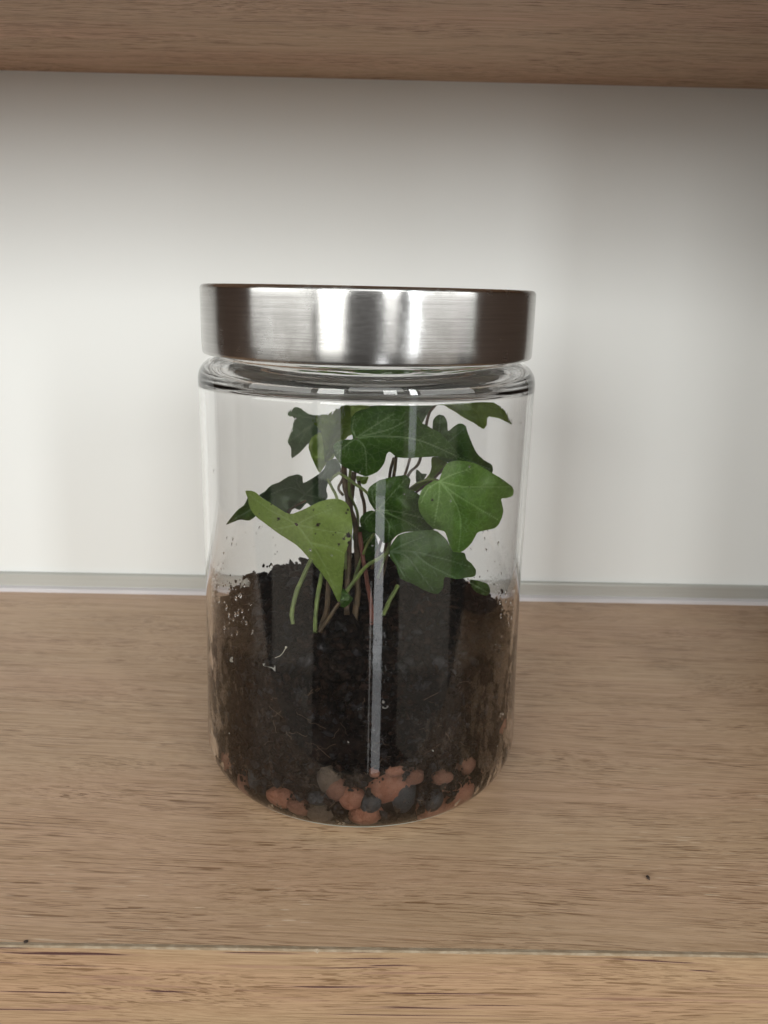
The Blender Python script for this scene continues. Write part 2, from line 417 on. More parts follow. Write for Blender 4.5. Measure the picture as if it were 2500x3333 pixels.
# body: rings from the bottom up the side and over the mound
NS = 220
rings = []
for k in range(60):
    z = .135+(5.15-.135)*(k/59)**1.25; rings.append(('s', z))
for k in range(46): rings.append(('t', 1-(k+1)/46*.985))
vv, ff = [], []
for kind, q in rings:
    for i in range(NS):
        a = 2*math.pi*i/NS; ca, sa = math.cos(a), math.sin(a)
        if kind == 's':
            frac = (q-.135)/5.015; edge = min(soil_z(JX+5*ca, 5*sa)-.15, 9)
            z = .135+(edge-.135)*frac
            R = cavity_r(max(z, .13))-(.05 if z > .6 else .025) - (.42*min(1, max(.04, (z-.18)/.32)) if z < 2.1 else .42*math.exp(-((z-2.1)/.45)**2))
            R -= .42*max(0, noise.noise(Vector((ca*5*1.5, sa*5*1.5, z*1.5)))) + .10*abs(noise.noise(Vector((ca*5*4, sa*5*4, z*4))))
            vv.append((JX+R*ca, R*sa, z))
        else:
            R = 5.22*q; x, y = JX+R*ca, R*sa
            vv.append((x, y, soil_z(x, y)+.08*noise.noise(Vector((x*5, y*5, 0)))))
for j in range(len(rings)-1):
    for i in range(NS):
        ff.append((j*NS+i, j*NS+(i+1) % NS, (j+1)*NS+(i+1) % NS, (j+1)*NS+i))
ff.append(tuple((len(rings)-1)*NS+i for i in range(NS)))
add(vv, ff, .3)

# pebbles pressed against the glass: x, y, radius in the photograph, tint, squash
PEB = [
 (1145, 2581, 31, 'clay', "round orange clay ball with a small dark cross mark, low in the jar", (1, 1, .95)),
 (1258, 2545, 50, 'clay', "angular broken orange clay piece just below the tall pale reflection", (1.1, .8, .8)),
 (1372, 2610, 44, 'clay', "curved orange clay shard like a crescent at the jar bottom", (.95, .8, 1)),
 (1455, 2562, 50, 'clay', "largest pinkish clay ball at the lower right of the jar", (1, 1, 1.05)),
 (1542, 2526, 40, 'clay', "pitted clay ball just right of the largest one", (1, 1, 1)),
 (1424, 2520, 25, 'clay_dark', "small dull clay chip on top of the largest clay ball", (1.3, .8, .7)),
 (932, 2576, 31, 'clay', "lone orange clay piece at the lower left of the soil", (1.2, .8, .8)),
 (1190, 2626, 33, 'clay', "lowest orange clay piece, under the round clay ball", (1.2, .9, .8)),
 (1597, 2352, 26, 'clay', "small clay fragment high at the right edge of the soil", (1, .8, 1)),
 (1634, 2412, 30, 'clay_pale', "pale pink clay piece against the right side of the jar", (.8, .8, 1.3)),
 (726, 2396, 28, 'clay_pale', "tall pale clay piece against the left side of the jar", (.8, .8, 1.3)),
 (822, 2530, 30, 'clay_dark', "narrow brown clay sliver slanting down at the lower left", (.6, .7, 1.6)),
 (1078, 2515, 36, 'tan', "grey brown stone left of the round clay ball", (.8, .8, 1.2)),
 (1054, 2618, 34, 'tan', "tan stone near the bottom between two clay pieces", (1.1, .8, .9)),
 (1218, 2506, 13, 'clay', "tiny round clay bead above the broken clay piece", (1, 1, 1)),
 (1282, 2498, 20, 'clay', "small clay chip directly below the tall pale reflection", (1.3, .8, .7)),
 (1306, 2572, 36, 'slate', "blue grey stone between the broken clay piece and the crescent", (.8, .8, 1.2)),
 (1204, 2600, 26, 'slate_dark', "black charcoal lump beside the round clay ball", (1, 1, .9)),
 (848, 2520, 26, 'slate', "slate coloured flake at the lower left inside the jar", (.7, .7, 1.4)),
 (1040, 2586, 22, 'slate_dark', "dark teal stone chip at the jar bottom left of centre", (1.3, .8, .7)),
 (1585, 2500, 28, 'slate', "grey stone at the right bottom curve of the jar", (1, .8, .9)),
 (1400, 2588, 26, 'slate_dark', "dark charcoal lump held inside the clay crescent", (.9, .9, 1)),
 (700, 2470, 30, 'tan', "pale tan stone at the left bottom curve of the jar", (.7, .8, 1.3)),
 (1652, 2478, 30, 'clay_pale', "pinkish clay ball at the right bottom curve of the jar", (1, 1, 1.1)),
 (1606, 2428, 30, 'clay_dark', "brown clay ball above the grey stone at the right bottom curve", (1, 1, 1)),
 (1492, 2600, 30, 'clay', "lowest clay piece on the right, under the pitted ball", (1.1, .9, .8)),
 (1340, 2515, 24, 'clay_dark', "dull clay piece above the crescent", (1.1, .9, .9)),
 (1100, 2556, 28, 'clay_dark', "brown clay piece directly left of the round clay ball", (1, .9, 1.1)),
 (985, 2606, 26, 'clay_dark', "half buried brown clay piece near the bottom at left", (1.2, .9, .8)),
 (770, 2462, 26, 'clay_dark', "rusty clay chip on the left above the narrow sliver", (.9, .8, 1.2)),
 (1500, 2480, 26, 'clay_dark', "dull brown clay piece above the pitted ball", (1, .9, 1)),
]
def peb_mat(name, a, b, c2):
    t = NT(name); n1 = t.noise(t.coords(2.2, 2.2, 2.2), 1, 4, .6); n2 = t.noise(t.coords(14, 14, 14), 1, 3, .6)
    pit = t.vor(t.coords(5, 5, 5)).outputs['Distance']
    c = t.mix(t.ramp(n1, .35, .65), a, b); c = t.mix(t.ramp(n1, .66, .72, 0, .8), c, c2)
    c = t.mix(t.ramp(pit, .06, .13, .6, 0), c, c2)
    c = t.mix(t.ramp(n2, .62, .7, 0, .5), c, tuple(min(1, v*1.7) for v in b))
    return t.base(c, .7, t.bump(n2, .8, .0012))
PM = {'clay': peb_mat("fired_clay", (.23, .080, .038), (.29, .125, .075), (.10, .045, .03)),
      'clay_dark': peb_mat("dull_clay", (.15, .058, .033), (.20, .088, .052), (.05, .025, .018)),
      'clay_pale': peb_mat("pale_clay", (.28, .14, .09), (.33, .18, .12), (.22, .12, .08)),
      'tan': peb_mat("tan_stone", (.07, .048, .03), (.11, .076, .05), (.07, .05, .035)),
      'slate': peb_mat("slate_stone", (.017, .018, .020), (.032, .034, .037), (.03, .03, .03)),
      'slate_dark': peb_mat("charcoal", (.012, .012, .013), (.035, .036, .04), (.006, .006, .006))}
PEBS = []
jc = Vector((JX, 0, 0))
for n, (x, y, r, kd, lab, sq) in enumerate(PEB):
    d = px_ray(x, y); s = 20.0; R = r*1.5*25.5/FPX
    best = None
    while s < 40:
        p = CAM+d*s; h = math.hypot(p.x-JX, p.y); bound = cavity_r(max(p.z, .2))-R*.95-.02
        if h < bound: break
        if best is None or h < best[0]: best = (h, p.copy(), bound)
        if p.y > -1.0:       # sight line only grazes the glass: set it just inside
            h, p, bound = best; q = Vector((p.x-JX, p.y))*(bound/h); p = Vector((JX+q.x, q.y, p.z)); break
        s += .02
    if p.z < .14+R*.85:
        p.z = .14+R*.85; q = Vector((p.x-JX, p.y)).normalized()*(cavity_r(p.z)-R*.95-.02); p.x, p.y = JX+q.x, q.y
    PEBS.append((p, R))
    v, f = blob((0, 0, 0), R, n+1, 3, sq, .20 if n in (1, 2, 11) else .09)
    v = [p+Vector(q) for q in v]
    if n == 2:   # bite out of the crescent
        c = p+Vector((-.22, -.1, .12)); v = [c+(q-c).normalized()*max((q-c).length, .30) for q in v]
    # never through the glass
    def fit(q):
        z = max(q.z, .14); rr = math.hypot(q.x-JX, q.y); m = cavity_r(z)-.02
        return Vector((JX+(q.x-JX)*min(1, m/rr), q.y*min(1, m/rr), z))
    v = [fit(q) for q in v]
    root = "clay_pebble" if kd.startswith('clay') else ("charcoal_lump" if kd == 'slate_dark' else "stone")
    me = obj(root, [q-p for q in v], f, PM[kd], label=lab, category={"clay_pebble": "clay pebble", "charcoal_lump": "charcoal", "stone": "stone"}[root],
             group="drainage pebbles under the soil")
    me.location = p*S
def free(p, r):
    for q, R in PEBS:
        d = p-q; n = Vector((q.x-JX, q.y, -.25)).normalized(); k = max(0, min(.9, d.dot(n)))
        if (d-n*k).length < R*.86+r*.5: return False
    return True
# crumbs against the glass
cnt = 0
while cnt < 5200:
    a = rnd.uniform(math.radians(175), math.radians(365)); z = rnd.uniform(.15, 6.2)
    r = rnd.choice((.03, .04, .05, .05, .07, .09, .12, .16))*rnd.uniform(.8, 1.2)
    ca, sa = math.cos(a), math.sin(a)
    zt = soil_z(JX+5*ca, 5*sa)
    if z > zt: continue
    R = cavity_r(z)-r*.75-.015-rnd.random()**2*.12
    p = Vector((JX+R*ca, R*sa, z))
    if noise.noise(Vector((p.x*1.1, p.y*1.1, p.z*1.1))) < -.28 and rnd.random() < .75: continue
    if not free(p, r) or z < .13+r*.9: continue
    
    el = rnd.uniform(.6, 1.6)
    v, f = blob(p, r, cnt % 97, 1, (1, rnd.uniform(.5, 1), el), .55, Matrix.Rotation(rnd.uniform(0, 6.28), 3, Vector((rnd.uniform(-1, 1), rnd.uniform(-1, 1), rnd.uniform(-1, 1))).normalized()))
    v = [Vector((JX+(q.x-JX)*k, q.y*k, max(q.z, .14))) for q in v for k in (min(1, (cavity_r(max(q.z, .15))-.012)/max(.01, math.hypot(q.x-JX, q.y))),)]
    add(v, f); cnt += 1
# crumbs over the mound
for i in range(3600):
    a = rnd.uniform(0, 6.283); R = 5.2*math.sqrt(rnd.random()); x, y = JX+R*math.cos(a), R*math.sin(a)
    r = rnd.choice((.03, .04, .05, .06, .08, .11, .15, .2, .2, .27))*rnd.uniform(.8, 1.2)
    if R > 5.28-r: continue
    v, f = blob((x, y, soil_z(x, y)+r*.35), r, i % 89, 1, (1, rnd.uniform(.6, 1), rnd.uniform(.5, 1.1)), .6, Matrix.Rotation(rnd.uniform(0, 6.28), 3, 'Y'))
    add(v, f)
# crumbs stuck to the misted glass above the soil line
for i in range(330):
    a = math.radians(rnd.choice((rnd.uniform(180, 232), rnd.uniform(180, 215), rnd.uniform(318, 356), rnd.uniform(0, 180))))
    ca, sa = math.cos(a), math.sin(a); z = soil_z(JX+5*ca, 5*sa)+abs(rnd.gauss(0, .42)); r = rnd.choice((.02, .03, .04, .06))
    if z > 8.5: continue
    v, f = blob((JX+(5.31-r*.6)*ca, (5.31-r*.6)*sa, z), r, i % 50, 1, (1, .8, 1.5), .5)
    add(v, f, rnd.random()*.6)
# clods sticking up on the skyline
for (x, y, Y, r) in ((1050, 1850, .5, .22), (1140, 1838, .6, .20), (950, 1880, 1, .25), (870, 1905, 1, .22), (1280, 1850, .5, .2), (1600, 1960, 0, .25), (1540, 1905, 1, .25), (800, 1930, 1, .18)):
    p = at(x, y+12, Y); v, f = blob(p, r, x, 2, (1.1, 1, .9), .6); add(v, f)
for i in range(46):
    a = rnd.uniform(0, 6.283); R = 4.9*math.sqrt(rnd.uniform(.25, 1)); x, y = JX+R*math.cos(a), R*math.sin(a); q = rnd.uniform(.14, .30)
    if R > 5.15-q: R = 5.15-q; x, y = JX+R*math.cos(a), R*math.sin(a)
    v, f = blob((x, y, soil_z(x, y)+q*.5), q, i+200, 3, (1.1, .9, .8), .8); add(v, f, rnd.choice((.2, .4, .69)))
obj("soil", V, F, SOIL, attrs={"tone": A}, kind="stuff", label="dark moist potting soil heaped up inside the jar", category="soil")

# roots and fibres
t = NT("pale_root"); n1 = t.noise(t.coords(3, 3, 3)); ROOT = t.base(t.mix(n1, (.16, .095, .05), (.07, .04, .022)), .6)
t = NT("white_root"); n1 = t.noise(t.coords(3, 3, 3)); ROOTW = t.base(t.mix(n1, (.75, .70, .58), (.55, .5, .4)), .5)
V, F = [], []
for i in range(70):
    a = rnd.uniform(math.radians(190), math.radians(350)); z = rnd.uniform(.9, 5.2); da = rnd.uniform(-.12, .12); dz = rnd.uniform(-.4, .5)
    pts = []
    for k in range(7):
        q = k/6; aa = a+da*q+.02*noise.noise(Vector((i, q*3, 0))); zz = z+dz*q+.12*noise.noise(Vector((q*3, i, 2)))
        if zz > soil_z(JX+5*math.cos(aa), 5*math.sin(aa)): zz = soil_z(JX+5*math.cos(aa), 5*math.sin(aa))
        R = cavity_r(max(.8, zz))-.03; pts.append((JX+R*math.cos(aa), R*math.sin(aa), max(.7, zz)))
    v, f = tube(pts, rnd.choice((.005, .006, .009)), 4, False); o = len(V); V += v; F += [tuple(j+o for j in q) for q in f]
obj("fine_roots", V, F, ROOT, kind="stuff", label="fine brown roots and fibres pressed against the inside of the glass", category="roots")

def on_glass(x, y, inset=.04):
    d = px_ray(x, y); s = 18.0
    while s < 45:
        p = CAM+d*s
        if math.hypot(p.x-JX, p.y) < cavity_r(max(p.z, .7))-inset: return p
        s += .01
def z4(x, y): return (620+x/2.86, 1750+y/2.86)
pts = [on_glass(*z4(*q)) for q in ((900, 1014), (880, 1050), (855, 1085), (830, 1100), (800, 1112))]
v, f = tube(spline(pts, 4), .012, 6)
hd, hf = blob(pts[0], .035, 2, 2, (1, 1, 1), .1); o = len(v); v += hd; f += [tuple(j+o for j in q) for q in hf]
obj("white_sprout", v, f, ROOTW, label="tiny white sprout with a round tip pressed against the glass in the soil", category="sprout")

# ------------------------------------------------------------------ ivy
def leaf_mat(name, base, vein, transl, dark, gloss=.36, net=.35):
    t = NT(name)
    va = t.attr("vein"); di = t.attr("dirt"); ed = t.attr("rim")
    n1 = t.noise(t.coords(.9, .9, .9), 1, 3); n2 = t.noise(t.coords(7, 7, 7), 1, 3)
    cells = t.vor(t.coords(4.2, 4.2, 4.2), 1, 'DISTANCE_TO_EDGE').outputs['Distance']
    c = t.mix(t.ramp(n1, .3, .7), base, dark)
    c = t.mix(t.ramp(n2, .4, .7, 0, .35), c, tuple(v*1.35 for v in base))
    c = t.mix(t.ramp(cells, .0, .07, net*.45, 0), c, vein)
    c = t.mix(t.math('MULTIPLY', va, .85), c, vein)
    c = t.mix(t.math('MULTIPLY', ed, .35), c, tuple(v*.5 for v in dark))
    c = t.mix(di, c, (.035, .016, .014))
    h = t.math('SUBTRACT', t.math('MULTIPLY', n2, .25), va)
    nrm = t.bump(h, .5, .0008)
    t.base(c, t.ramp(n2, .3, .7, gloss-.06, gloss+.08), nrm, Specular_IOR_Level=.5)
    tr = t.n('ShaderNodeBsdfTranslucent'); t.put(tr.inputs[0], t.mix(1.0, c, transl, 'MULTIPLY'))
    ms = t.n('ShaderNodeMixShader'); ms.inputs[0].default_value = .5
    t.l(t.b.outputs[0], ms.inputs[1]); t.l(tr.outputs[0], ms.inputs[2]); t.l(ms.outputs[0], t.o.inputs['Surface'])
    return t.m
LM = {
 'deep':  leaf_mat("ivy_deep_green", (.060, .135, .012), (.28, .38, .19), (1.2, 1.5, .8), (.038, .095, .009)),
 'blue':  leaf_mat("ivy_soft_green", (.072, .150, .024), (.22, .32, .18), (1.0, 1.3, .8), (.048, .108, .016)),
 'mid':   leaf_mat("ivy_mid_green", (.165, .285, .052), (.42, .55, .25), (1.6, 2.0, 1.0), (.128, .232, .038)),
 'light': leaf_mat("ivy_light_green", (.275, .345, .095), (.40, .47, .20), (1.6, 1.85, 1.0), (.23, .298, .075)),
 'olive': leaf_mat("ivy_olive", (.150, .215, .030), (.23, .30, .08), (1.6, 1.8, .7), (.115, .17, .02), net=.15),
 'slate': leaf_mat("ivy_slate_green", (.078, .125, .060), (.17, .22, .14), (1.1, 1.3, 1.0), (.055, .090, .043), net=.3),
 'grey':  leaf_mat("ivy_grey_green", (.165, .235, .135), (.28, .34, .22), (1.3, 1.5, 1.2), (.12, .175, .095), net=.2),
}
t = NT("ivy_stem_green"); n1 = t.noise(t.coords(3, 3, 3), 1, 3); n2 = t.noise(t.coords(14, 14, 5), 1, 3)
ST_G = t.base(t.mix(t.ramp(n1, .3, .7), (.17, .22, .055), (.10, .13, .035)), .5, t.bump(n2, .4, .0004))
t = NT("ivy_stem_brown"); n1 = t.noise(t.coords(3, 3, 3), 1, 3); n2 = t.noise(t.coords(14, 14, 5), 1, 3)
ST_B = t.base(t.mix(t.ramp(n1, .3, .7), (.12, .075, .035), (.055, .035, .018)), .6, t.bump(n2, .5, .0006))
t = NT("ivy_stem_red"); n1 = t.noise(t.coords(3, 3, 3), 1, 3)
ST_R = t.base(t.mix(n1, (.22, .07, .045), (.10, .035, .025)), .55)

def z2(x, y): return (650+x/2.765, 1200+y/2.765)
def z3(x, y): return (1100+x/2.552, 1250+y/2.552)
def z5(x, y): return (1150+x/2.86, 1750+y/2.86)
SHIFT = (0, 0)
def leaf(parent, zf, outline, veins, Y, gx, gy, mat, curve=0.0, wave=.0, dirt=(), label=None, seed=0, vw=3.2):
    """grow a leaf blade: the outline is laid on a tilted, cupped surface at depth Y (cm).
    gx, gy: depth change in cm per 100 photo pixels"""
    O = [Vector(zf(*p)) for p in outline]
    # smooth the outline and roughen it a touch
    n = len(O); P = []
    for i in range(n):
        a, b, c, d = O[i-1], O[i], O[(i+1) % n], O[(i+2) % n]
        L = (c-b).length; k = max(1, int(L/5))
        for j in range(k):
            u = j/k
            q = 0.5*((2*b)+(c-a)*u+(2*a-5*b+4*c-d)*u*u+(3*b-a-3*c+d)*u**3)
            lin = b.lerp(c, u)
            P.append(lin.lerp(q, .7))
    P = [p+Vector((noise.noise(Vector((p.x*.11, p.y*.11, seed))), noise.noise(Vector((p.x*.11, p.y*.11, seed+9)))))*1.1 for p in P]
    x0 = min(p.x for p in P); x1 = max(p.x for p in P); y0 = min(p.y for p in P); y1 = max(p.y for p in P)
    def inside(q):
        c = False
        for i in range(len(P)):
            a, b = P[i-1], P[i]
            if (a.y > q.y) != (b.y > q.y) and q.x < (b.x-a.x)*(q.y-a.y)/(b.y-a.y)+a.x: c = not c
        return c
    step = 4.2; pts = list(P); row = 0; y = y0+2
    VS = [[Vector(zf(*q)) for q in vn] for vn in veins]
    while y < y1:
        x = x0+(step/2 if row % 2 else 0)
        while x < x1:
            q = Vector((x, y))
            if inside(q): pts.append(q)
            x += step
        y += step*.87; row += 1
    res = delaunay_2d_cdt([Vector((q.x, q.y)) for q in pts], [(i, (i+1) % len(P)) for i in range(len(P))], [list(range(len(P)))], 1, 0.4)
    V2, F2 = res[0], res[2]
    cx, cyy = (x0+x1)/2, (y0+y1)/2
    size = max(x1-x0, y1-y0)/2
    # side veins branch off the main ones
    segs = []
    for vn in VS:
        S3 = spline([(q.x, q.y, 0) for q in vn], 8)
        m = len(S3)
        for i in range(m-1): segs.append((S3[i].xy, S3[i+1].xy, vw*(1-.62*i/m), 1.0))
        if m > 14:
            for i in range(5, m-3, 4):
                for sg in (-1, 1):
                    d = (S3[i+1]-S3[i-1]).xy.normalized(); ang = sg*(.75+.2*noise.noise(Vector((i, sg, seed))))
                    e = Vector((d.x*math.cos(ang)-d.y*math.sin(ang), d.x*math.sin(ang)+d.y*math.cos(ang)))
                    L = size*.30*(1-.4*i/m)
                    a = S3[i].xy; b = a+e*L*.5; c2 = b+(e+d*.5).normalized()*L*.5
                    segs.append((a, b, vw*.42, .45)); segs.append((b, c2, vw*.32, .3))
    verts, vein, dr, rim = [], [], [], []
    for q in V2:
        q = Vector((q.x, q.y))
        best = 0.0
        for a, b, wd, amp in segs:
            ab = b-a; L2 = ab.length_squared
            u = max(0, min(1, (q-a).dot(ab)/L2)) if L2 > 0 else 0
            dd = (q-(a+ab*u)).length
            if dd < wd*2: best = max(best, amp*max(0, 1-dd/(wd*1.25)))
        vein.append(best)
        dd = 0.0
        for (dx, dy, rr) in dirt:
            c = Vector(zf(dx, dy)); e = (q-c).length*(1+.5*noise.noise(Vector((q.x*.2, q.y*.2, dx))))
            dd = max(dd, min(1, max(0, (rr*.72-e)/1.6+.5)))
        dr.append(dd)
        ux, uy = (q.x-cx)/size, (q.y-cyy)/size
        yy = Y+gx*(q.x-cx)/100+gy*(q.y-cyy)/100+curve*(ux*ux+uy*uy)+wave*noise.noise(Vector((ux*1.8, uy*1.8, seed)))
        yy += .05*best
        p = at(q.x, q.y, yy)
        for _ in range(60):
            if math.hypot(p.x-JX, p.y) < 5.22: break
            yy += .04 if p.y < 0 else -.04; p = at(q.x, q.y, yy)
        verts.append(p)
        rim.append(0.0)
    nP = len(P)
    for i in range(min(nP, len(rim))): rim[i] = 1.0
    # thickness: a second skin behind, joined along the rim
    th = .022; N = len(verts)
    back = [p+(p-CAM).normalized()*th for p in verts]
    faces = [tuple(fc) for fc in F2]
    edges = {}
    for fc in faces:
        for i in range(len(fc)):
            e = (fc[i], fc[(i+1) % len(fc)]); edges[e] = 1
    faces2 = [tuple(reversed([i+N for i in fc])) for fc in faces]
    side = [(b, a, a+N, b+N) for (a, b) in edges if (b, a) not in edges]
    o = obj("leaf", verts+back, faces+faces2+side, LM[mat], parent, attrs={"vein": vein*2, "dirt": dr*2, "rim": rim*2})
    if label: o["label"] = label
    return o
def stem(parent, pts, Ys, r, mat, name="stem", r2=None):
    P = [at(x, y, Y) for (x, y), Y in zip(pts, Ys)]
    Q = spline(P, 8); m = len(Q); r2 = r if r2 is None else r2
    Q = [q+Vector((noise.noise(q*1.7), noise.noise(q*1.7+Vector((5, 5, 5))), 0))*.03 for q in Q]
    rr = [(r+(r2-r)*i/m)*(1+.12*noise.noise(q*4)) for i, q in enumerate(Q)]
    v, f = tube(Q, rr, 10); return obj(name, v, f, mat, parent)

ivy = empty("ivy_plant", (JX-.6, -1.0, 5.9), label="young green ivy plant with lobed leaves rooted in the soil of the jar", category="plant")
# --- blades, back to front
leaf(ivy, z2, [(785,385),(825,345),(865,315),(905,325),(930,360),(1000,400),(1060,405),(1130,405),(1120,540),(1030,610),(965,670),(900,740),(825,790),(818,700),(790,650),(795,610),(822,540),(850,430),(800,410)],
     [[(1080,430),(980,520),(850,740)],[(1080,430),(940,420),(810,385)],[(1000,500),(900,570),(800,640)]], 2.4, -.3, .2, 'grey', .4, .3, seed=1, label="grey green leaf at the upper left, partly hidden")
leaf(ivy, z2, [(1010,600),(1100,555),(1230,560),(1240,700),(1190,810),(1140,840),(1080,925),(1040,860),(1010,790),(990,740),(978,680)],
     [[(1180,600),(1100,720),(1080,900)]], 1.8, .3, .3, 'light', .3, .3, seed=2, label="pale yellow green leaf hanging below the grey green one")
leaf(ivy, z2, [(1040,420),(1100,405),(1160,390),(1220,350),(1280,290),(1330,262),(1375,300),(1420,420),(1400,560),(1330,600),(1260,680),(1200,760),(1130,830),(1112,700),(1095,560),(1030,480)],
     [[(1380,500),(1280,440),(1330,290)],[(1380,500),(1250,560),(1140,790)],[(1380,500),(1240,480),(1080,430)]], 1.2, .3, .2, 'olive', .4, .4, seed=3, label="broad olive leaf behind the large central leaf")
leaf(ivy, z2, [(1350,300),(1395,270),(1440,258),(1500,266),(1560,308),(1540,345),(1460,360),(1400,420),(1370,440),(1355,370)],
     [[(1400,420),(1450,320),(1520,290)]], .6, .2, .2, 'light', .2, .2, seed=4, label="bright yellow green leaf tip above the central leaf")
leaf(ivy, z3, [(540,112),(660,105),(825,108),(790,170),(745,240),(700,315),(670,325),(645,260),(610,190),(560,150)],
     [[(820,112),(740,180),(690,300)]], 1.5, .2, 0, 'grey', .1, .2, seed=5)
leaf(ivy, z3, [(800,95),(950,55),(1150,48),(1215,62),(1290,110),(1350,165),(1400,220),(1440,275),(1468,325),(1400,300),(1330,272),(1252,262),(1240,330),(1212,362),(1130,312),(1020,252),(930,185),(870,125)],
     [[(860,90),(1050,120),(1250,150),(1450,310)],[(1050,120),(1150,220),(1215,350)],[(950,95),(1100,70),(1200,70)]], .3, .2, .1, 'olive', .3, .25, seed=6, label="arrow shaped olive leaf at the top right under the shoulder of the jar")
leaf(ivy, z3, [(700,320),(760,345),(785,365),(790,290),(830,247),(880,255),(908,310),(912,378),(945,355),(1000,318),(1055,330),(1080,400),(1110,480),(1150,560),(1210,618),(1285,665),(1278,735),(1150,700),(1000,660),(850,620),(780,480)],
     [[(760,560),(900,480),(1060,350)],[(760,560),(830,420),(850,260)],[(760,560),(1000,600),(1270,700)]], -.6, .2, .2, 'blue', .3, .3, seed=7, label="dark green leaf with finger like lobes behind the big right leaf")
leaf(ivy, z3, [(780,600),(850,600),(900,625),(905,670),(850,740),(780,790),(700,870),(640,885),(578,872),(650,820),(735,770),(775,700)],
     [[(600,870),(720,780),(870,640)]], -.4, .3, 0, 'olive', .2, .2, seed=8)
leaf(ivy, z3, [(652,700),(680,715),(700,735),(742,735),(720,780),(700,805),(655,812),(648,760)], [[(700,800),(670,720)]], 1, .2, 0, 'grey', .1, .1, seed=9)
leaf(ivy, z2, [(1405,955),(1460,960),(1520,962),(1500,1020),(1470,1032),(1420,1010)], [[(1500,965),(1430,1010)]], .6, 0, 0, 'light', .1, .1, seed=10, label="small yellow green bud leaf among the stems")
leaf(ivy, z2, [(535,1130),(585,1095),(640,1040),(720,1010),(800,960),(880,942),(925,960),(932,1018),(1000,985),(1070,940),(1120,890),(1150,820),(1225,800),(1270,870),(1250,930),(1160,1010),(1140,1080),(1150,1150),(1080,1215),(1000,1225),(965,1200),(900,1262),(840,1242),(810,1300),(740,1270),(680,1260),(600,1180)],
     [[(950,1120),(820,1060),(640,1120)],[(950,1120),(1060,1010),(1190,850)],[(950,1120),(880,1020),(880,950)],[(950,1120),(870,1200),(790,1280)],[(950,1120),(1060,1150),(1130,1180)]], -.2, .1, .2, 'slate', .3, .55, seed=11, label="dark curled leaf above the broad pale leaf on the left")
leaf(ivy, z3, [(140,1190),(200,1175),(300,1220),(335,1330),(325,1420),(270,1470),(220,1440),(165,1350),(120,1270)], [[(300,1230),(180,1340)]], -.3, 0, .3, 'deep', .2, .2, seed=12)
leaf(ivy, z2, [(440,1150),(490,1190),(515,1290),(500,1325),(450,1360),(370,1352),(300,1375),(240,1397),(290,1330),(350,1262),(400,1222),(425,1180)],
     [[(480,1250),(380,1310),(260,1385)]], -1.3, .2, .2, 'blue', .2, .2, seed=13, label="dark pointed leaf tip curling out at the far left")
leaf(ivy, z5, [(1085,385),(1170,395),(1250,428),(1272,500),(1235,535),(1150,505),(1095,445)], [[(1100,420),(1240,500)]], -1.0, 0, 0, 'deep', .1, .3, seed=14)
leaf(ivy, z4, [(1422,465),(1470,515),(1515,560),(1490,600),(1440,642),(1392,632),(1398,560),(1408,500)], [[(1400,600),(1470,540)]], -3.3, 0, 0, 'deep', .1, .1, seed=15)
leaf(ivy, z3, [(310,1050),(262,975),(243,900),(268,842),(350,790),(450,765),(560,748),(600,790),(590,860),(660,900),(720,960),(770,1080),(805,1195),(690,1215),(560,1222),(490,1250),(440,1300),(380,1312),(310,1235),(240,1215),(190,1170),(184,1110),(228,1060),(280,1042)],
     [[(330,1035),(410,950),(560,780)],[(330,1035),(500,1055),(760,1120)],[(330,1035),(420,1150),(420,1290)],[(330,1035),(290,950),(280,850)],[(330,1035),(250,1090),(210,1160)],[(330,1035),(560,1130),(680,1205)]], -1.9, .15, .3, 'deep', .35, .35, seed=16, label="dark heart shaped leaf in the middle, behind the tall pale reflection")
leaf(ivy, z3, [(125,447),(108,370),(112,270),(180,205),(240,190),(290,150),(400,136),(520,143),(600,165),(650,240),(700,320),(780,362),(850,400),(920,480),(990,565),(1065,634),(985,628),(900,612),(800,595),(620,605),(500,603),(432,556),(406,575),(383,656),(328,721),(236,758),(144,726),(33,666),(-24,592),(-38,509),(-8,472),(60,455)],
     [[(150,440),(300,340),(470,240)],[(150,440),(380,425),(640,450),(850,530),(1045,622)],[(150,440),(225,530),(238,740)],[(150,440),(120,360),(140,260)],[(150,440),(70,500),(-10,570)],[(200,425),(420,370),(560,300)]], -2.4, .10, .35, 'deep', .45, .3, seed=17, label="large glossy deep green leaf at the top centre with pale veins")
leaf(ivy, z3, [(830,795),(790,797),(722,840),(682,900),(664,980),(672,1040),(692,1080),(740,1150),(800,1196),(880,1218),(900,1260),(915,1310),(940,1385),(990,1402),(1050,1370),(1110,1310),(1150,1235),(1190,1215),(1300,1190),(1340,1140),(1370,1052),(1350,950),(1400,942),(1455,915),(1450,850),(1370,790),(1285,738),(1200,685),(1100,640),(980,628),(900,652),(862,715),(845,770)],
     [[(840,800),(1000,840),(1150,850),(1430,850)],[(840,800),(960,900),(1120,1000),(1320,1120)],[(840,800),(960,960),(1015,1130),(1000,1380)],[(840,800),(835,930),(795,1170)],[(840,800),(960,740),(1120,690)],[(840,800),(740,870),(690,980)]], -2.0, .45, .25, 'mid', .45, .35, dirt=((780,955,5),(905,820,2),(1085,845,1.5)), seed=18, label="large bright green leaf on the right with pale veins")
